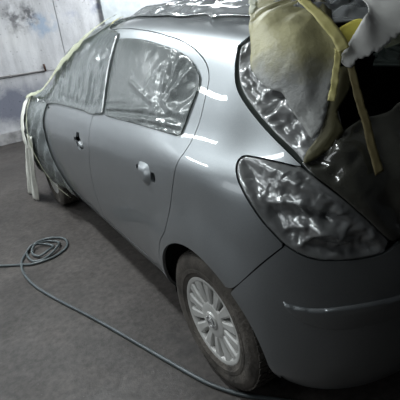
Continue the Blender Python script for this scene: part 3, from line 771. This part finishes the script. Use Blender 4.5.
# crumpled film along the edge of the tailgate aperture
EDGE_FILM = [(-.19, 1.285), (-.030, 1.228), (-.088, 1.162), (-.152, 1.086), (-.240, 1.013), (-.332, .936), (-.402, .879), (-.445, .840), (-.50, .82), (-.53, .90), (-.51, 1.02), (-.40, 1.10), (-.30, 1.17), (-.27, 1.27)]
def edge_disp(u, v, e): return -.010-.012*smo(0, .05, e)+.040*crumple(u, v, 8, 17)*smo(0, .025, e)
tag(sheet('film_sheet', EDGE_FILM, FILM_EDGE, edge_disp, .006), 'bunched silvery film inside the dark edge of the tailgate aperture', 'masking film')
# dark film and paper hung over the loading sill
SILL_SHEET = [(-.432, .838), (-.47, .885), (-.50, .955), (-.530, .928), (-.553, .945), (-.587, .963), (-.624, .966), (-.667, .975), (-.710, 1.0), (-.85, 1.02), (-1.05, 1.03), (UMIN, 1.03), (UMIN, .60), (-1.0, .60), (-.735, .600), (-.698, .598), (-.62, .680), (-.54, .755), (-.47, .805)]
def sill_disp(u, v, e):
    left = 1-smo(-.64, -.50, -(-u))if False else smo(-.66, -.50, u)
    long_ = .016*tri((u*.80-v*.45)*8)+.010*tri((u*.5-v*.8)*6+.4)
    return .012+(long_*.8+.040*left*crumple(u, v, 31, 13)+.008*crumple(u, v, 33, 6))*smo(0, .04, e)+.012*smo(0, .1, e)
tag(sheet('film_sheet', SILL_SHEET, FILM_DARK, sill_disp, .010, both=True), 'dull olive film and paper hung over the tailgate sill above the bumper', 'masking film')
# yellowed paper hanging from the rear roof edge
YPAPER = [(.45, 1.64), (.25, 1.50), (.095, 1.365), (-.06, 1.30), (-.154, 1.251), (-.200, 1.20), (-.222, 1.143), (-.262, 1.104), (-.31, 1.068), (-.356, 1.052), (-.385, 1.00), (-.42, .95), (-.448, .905), (-.467, .930), (-.48, .98), (-.490, 1.035), (-.513, 1.124), (-.533, 1.155), (-.525, 1.19), (-.495, 1.24), (-.44, 1.34), (-.36, 1.45), (-.2, 1.6), (.05, 1.70), (.25, 1.70)]
def yp_disp(u, v, e):
    return .030+.03*smo(0, .12, e)*(1-smo(1.2, 1.45, v))+(.010*crumple(u, v, 41, 9)+.006*tri((u*.9+v*.35)*5+.2))*smo(0, .04, e)
tag(sheet('paper_sheet', YPAPER, PAPER_YELLOW, yp_disp, .012), 'yellowed translucent masking paper hanging from the rear roof edge, grey with overspray', 'masking paper')
# its turned-under olive flank
OLIVE_P = [(-.15, 1.60), (-.30, 1.52), (-.42, 1.38), (-.50, 1.26), (-.533, 1.175), (-.540, 1.18), (-.520, 1.30), (-.500, 1.42), (-.42, 1.52), (-.30, 1.61)]
tag(sheet('paper_sheet', OLIVE_P, OLIVE, lambda u, v, e: .015+.02*smo(0, .05, e)+.006*crumple(u, v, 43, 8), .010), 'olive brown strip of paper folded under beside the yellow tape', 'masking paper')
LOW_P = [(-.505, 1.125), (-.556, 1.130), (-.563, 1.09), (-.535, 1.03), (-.513, .985), (-.532, .925), (-.50, .88), (-.465, .845), (-.437, .832), (-.440, .87), (-.465, .92), (-.485, 1.0)]
tag(sheet('paper_sheet', LOW_P, OLIVE, lambda u, v, e: .022+.012*smo(0, .04, e)+.010*crumple(u, v, 45, 10)*smo(0, .03, e), .010), 'olive brown paper tail below the yellowed paper, beside the tan tape', 'masking paper')
# torn grey-white paper flap
rg = np.random.RandomState(5)
torn = [(-.767, 1.201), (-.690, 1.176), (-.650, 1.153), (-.601, 1.137), (-.567, 1.126), (-.552, 1.108)]
tl = []
for a, b in zip(torn, torn[1:]):
    for k in range(5): tl.append((a[0]+(b[0]-a[0])*k/5+rg.uniform(-.004, .004), a[1]+(b[1]-a[1])*k/5+rg.uniform(-.006, .006)))
FLAP = [(-.40, 1.59), (-.47, 1.505), (-.60, 1.425), (-.66, 1.335), (-.640, 1.265), (-.585, 1.215), (-.553, 1.185), (-.525, 1.140), (-.535, 1.115)][::-1] + []
FLAP = [(-.345, 1.60), (-.470, 1.500), (-.590, 1.440), (-.655, 1.335), (-.632, 1.262), (-.590, 1.222), (-.553, 1.185), (-.522, 1.142), (-.532, 1.116)] + [(-.552, 1.108)] + tl[::-1] + [(-.85, 1.22), (-.98, 1.28), (-1.1, 1.36), (-1.12, 1.48), (-1.0, 1.58), (-.7, 1.66)]
def flap_disp(u, v, e):
    rimf = .030*np.exp(-((u-(-.60))/.035)**2)*smo(1.12, 1.25, v)
    return .045+rimf+.004*tri((u*.55-v*.83)*7)*smo(0, .03, e)+.006*crumple(u, v, 51, 5)*smo(0, .03, e)
tag(sheet('paper_sheet', FLAP, GREY_PAPER, flap_disp, .010, corner=75), 'grey white paper flap with torn edge hanging over the dark aperture', 'masking paper')
YB = [(-.533, 1.245), (-.60, 1.272), (-.635, 1.262), (-.59, 1.215), (-.55, 1.180), (-.528, 1.15)]
tag(sheet('paper_scrap', YB, YELLOW, lambda u, v, e: .030+.004*crumple(u, v, 3, 10), .008), 'bright yellow paper scrap in the fold of the torn flap', 'masking paper')
YC = [(-.655, 1.20), (-.72, 1.225), (-.80, 1.235), (-.80, 1.205), (-.74, 1.178), (-.68, 1.168)]
tag(sheet('paper_scrap', YC, TAPE_PALE, lambda u, v, e: .020+.008*crumple(u, v, 6, 14), .008), 'pale greenish paper scrap behind the torn edge of the flap', 'masking paper')
tag(strip('tape_strip', [(-.02, 1.62), (-.20, 1.50), (-.34, 1.38), (-.44, 1.28), (-.505, 1.20), (-.528, 1.15)], .034, TAPE, .066, 1, .02), 'yellow tape band down the fold of the yellowed paper', 'masking tape')
tag(strip('tape_strip', [(-.515, 1.165), (-.512, 1.13), (-.505, 1.09), (-.50, 1.05), (-.492, 1.01)], .020, TAPE, .052, 2, .08), 'short yellow tape end at the tip of the torn flap', 'masking tape')
tag(strip('tape_strip', [(-.545, 1.15), (-.553, 1.10), (-.561, 1.044), (-.571, .99), (-.583, .946), (-.601, .868), (-.635, .789)], .022, TAPE_TAN, lambda t: .042-.004*t, 3, .02), 'tan tape strip hanging across the dark aperture', 'masking tape')
tag(strip('tape_strip', [(.28, 1.52), (.20, 1.46), (.11, 1.395), (.03, 1.34)], .022, TAPE_PALE, .034, 4, .3), 'pale yellow tape edge at the top corner of the aperture paper', 'masking tape')
# tape lines of the front film
tag(strip('tape_strip', [(1.22, 1.36), (1.32, 1.29), (1.45, 1.235), (1.6, 1.195), (1.8, 1.155), (2.0, 1.09), (2.2, 1.01), (2.4, .94), (2.6, .89)], .08, TAPE_PALE, lambda t: .045+.06*smo(.55, .9, t), 5, .2), 'pale green tape line along the windscreen pillar over the film', 'masking tape')
tag(strip('tape_strip', [(2.46, .93), (2.45, .80), (2.43, .62), (2.40, .48), (2.36, .34), (2.28, .22), (2.18, .12), (2.02, .05)], .035, TAPE_PALE, lambda t: .095-.045*t, 6, .25), 'pale green tape line down the wrapped front wing', 'masking tape')
tag(strip('tape_strip', [(.955, 1.215), (.950, 1.137), (.953, 1.015), (.940, .90), (.925, .845)], .014, WHITE_TAPE, .016, 8, .05), 'narrow white tape line on the pillar ahead of the rear side window', 'masking tape')
tag(strip('tape_strip', [(1.17, 1.30), (1.18, 1.33), (1.20, 1.36), (1.235, 1.39)], .030, TAPE, .022, 7, .3), 'yellow green tape tab at the front end of the roof rail', 'masking tape')
tag(strip('paper_sheet', [(2.58, 1.0), (2.60, .88), (2.60, .74), (2.58, .60), (2.55, .48), (2.52, .38)], .13, WHITE_SHEET, .088, 9, .12), 'dirty white paper band along the outer edge of the wrapped wing', 'masking paper')
# white paper skirt hanging from the wrapped wing to the floor
def skirt():
    V = []; F = []; A, B = 26, 30
    for i in range(B):
        b = i/(B-1)
        for k in range(A):
            a = k/(A-1); y = 2.34+.28*a+(.38+.14*a)*b**1.1; z = .66*(1-b)+.012
            x = -.935-.012*math.sin(b*2.2)-.03*b+.014*math.sin(a*14+b*2)*(.3+b)+.006*math.sin(a*31+b*9)
            V.append((x, y, z))
    for i in range(B-1):
        for k in range(A-1): F.append((i*A+k, i*A+k+1, (i+1)*A+k+1, (i+1)*A+k))
    o = mesh_obj('paper_sheet', V, F, WHITE_SHEET); md = o.modifiers.new('thickness', 'SOLIDIFY'); md.thickness = .001
    return o
tag(skirt(), 'white paper tail hanging from the wrapped front wing to the floor', 'masking paper')

# ---------------------------------------------------------------- hose
HOSE = [(-4.0, 2.7), (-3.2, 2.75), (-2.4, 2.4), (-1.692, 1.915), (-1.459, 1.718), (-1.332, 1.619), (-1.263, 1.572), (-1.128, 1.566), (-1.015, 1.642), (-.991, 1.776), (-1.064, 1.868), (-1.164, 1.882), (-1.247, 1.804), (-1.275, 1.703),
        (-1.255, 1.606), (-1.169, 1.595), (-1.065, 1.67), (-1.045, 1.768), (-1.104, 1.825), (-1.198, 1.796), (-1.237, 1.721), (-1.207, 1.639), (-1.136, 1.644), (-1.09, 1.712), (-1.128, 1.788),
        (-1.21, 1.808), (-1.28, 1.743), (-1.327, 1.647), (-1.343, 1.501), (-1.322, 1.306), (-1.27, 1.121), (-1.213, .956), (-1.117, .688), (-1.002, .325), (-.915, .054), (-.872, -.05), (-.81, -.15), (-.733, -.235), (-.655, -.32), (-.4, -.55), (.1, -.8)]
hz = [.0095]*len(HOSE)
for k in range(11, 27): hz[k] = .0095+.018*(k % 3 == 1)+.006*(k > 17)
hp = catmull([(x, y, z) for (x, y), z in zip(HOSE, hz)], 9)
HOSE_M = simple('teal_grey_rubber_hose', (.075, .090, .095), .42, var=.25)
tag(tube_mesh('air_hose', hp, .0085, HOSE_M, seg=10), 'grey teal rubber hose coiled loosely on the concrete floor beside the car', 'hose')
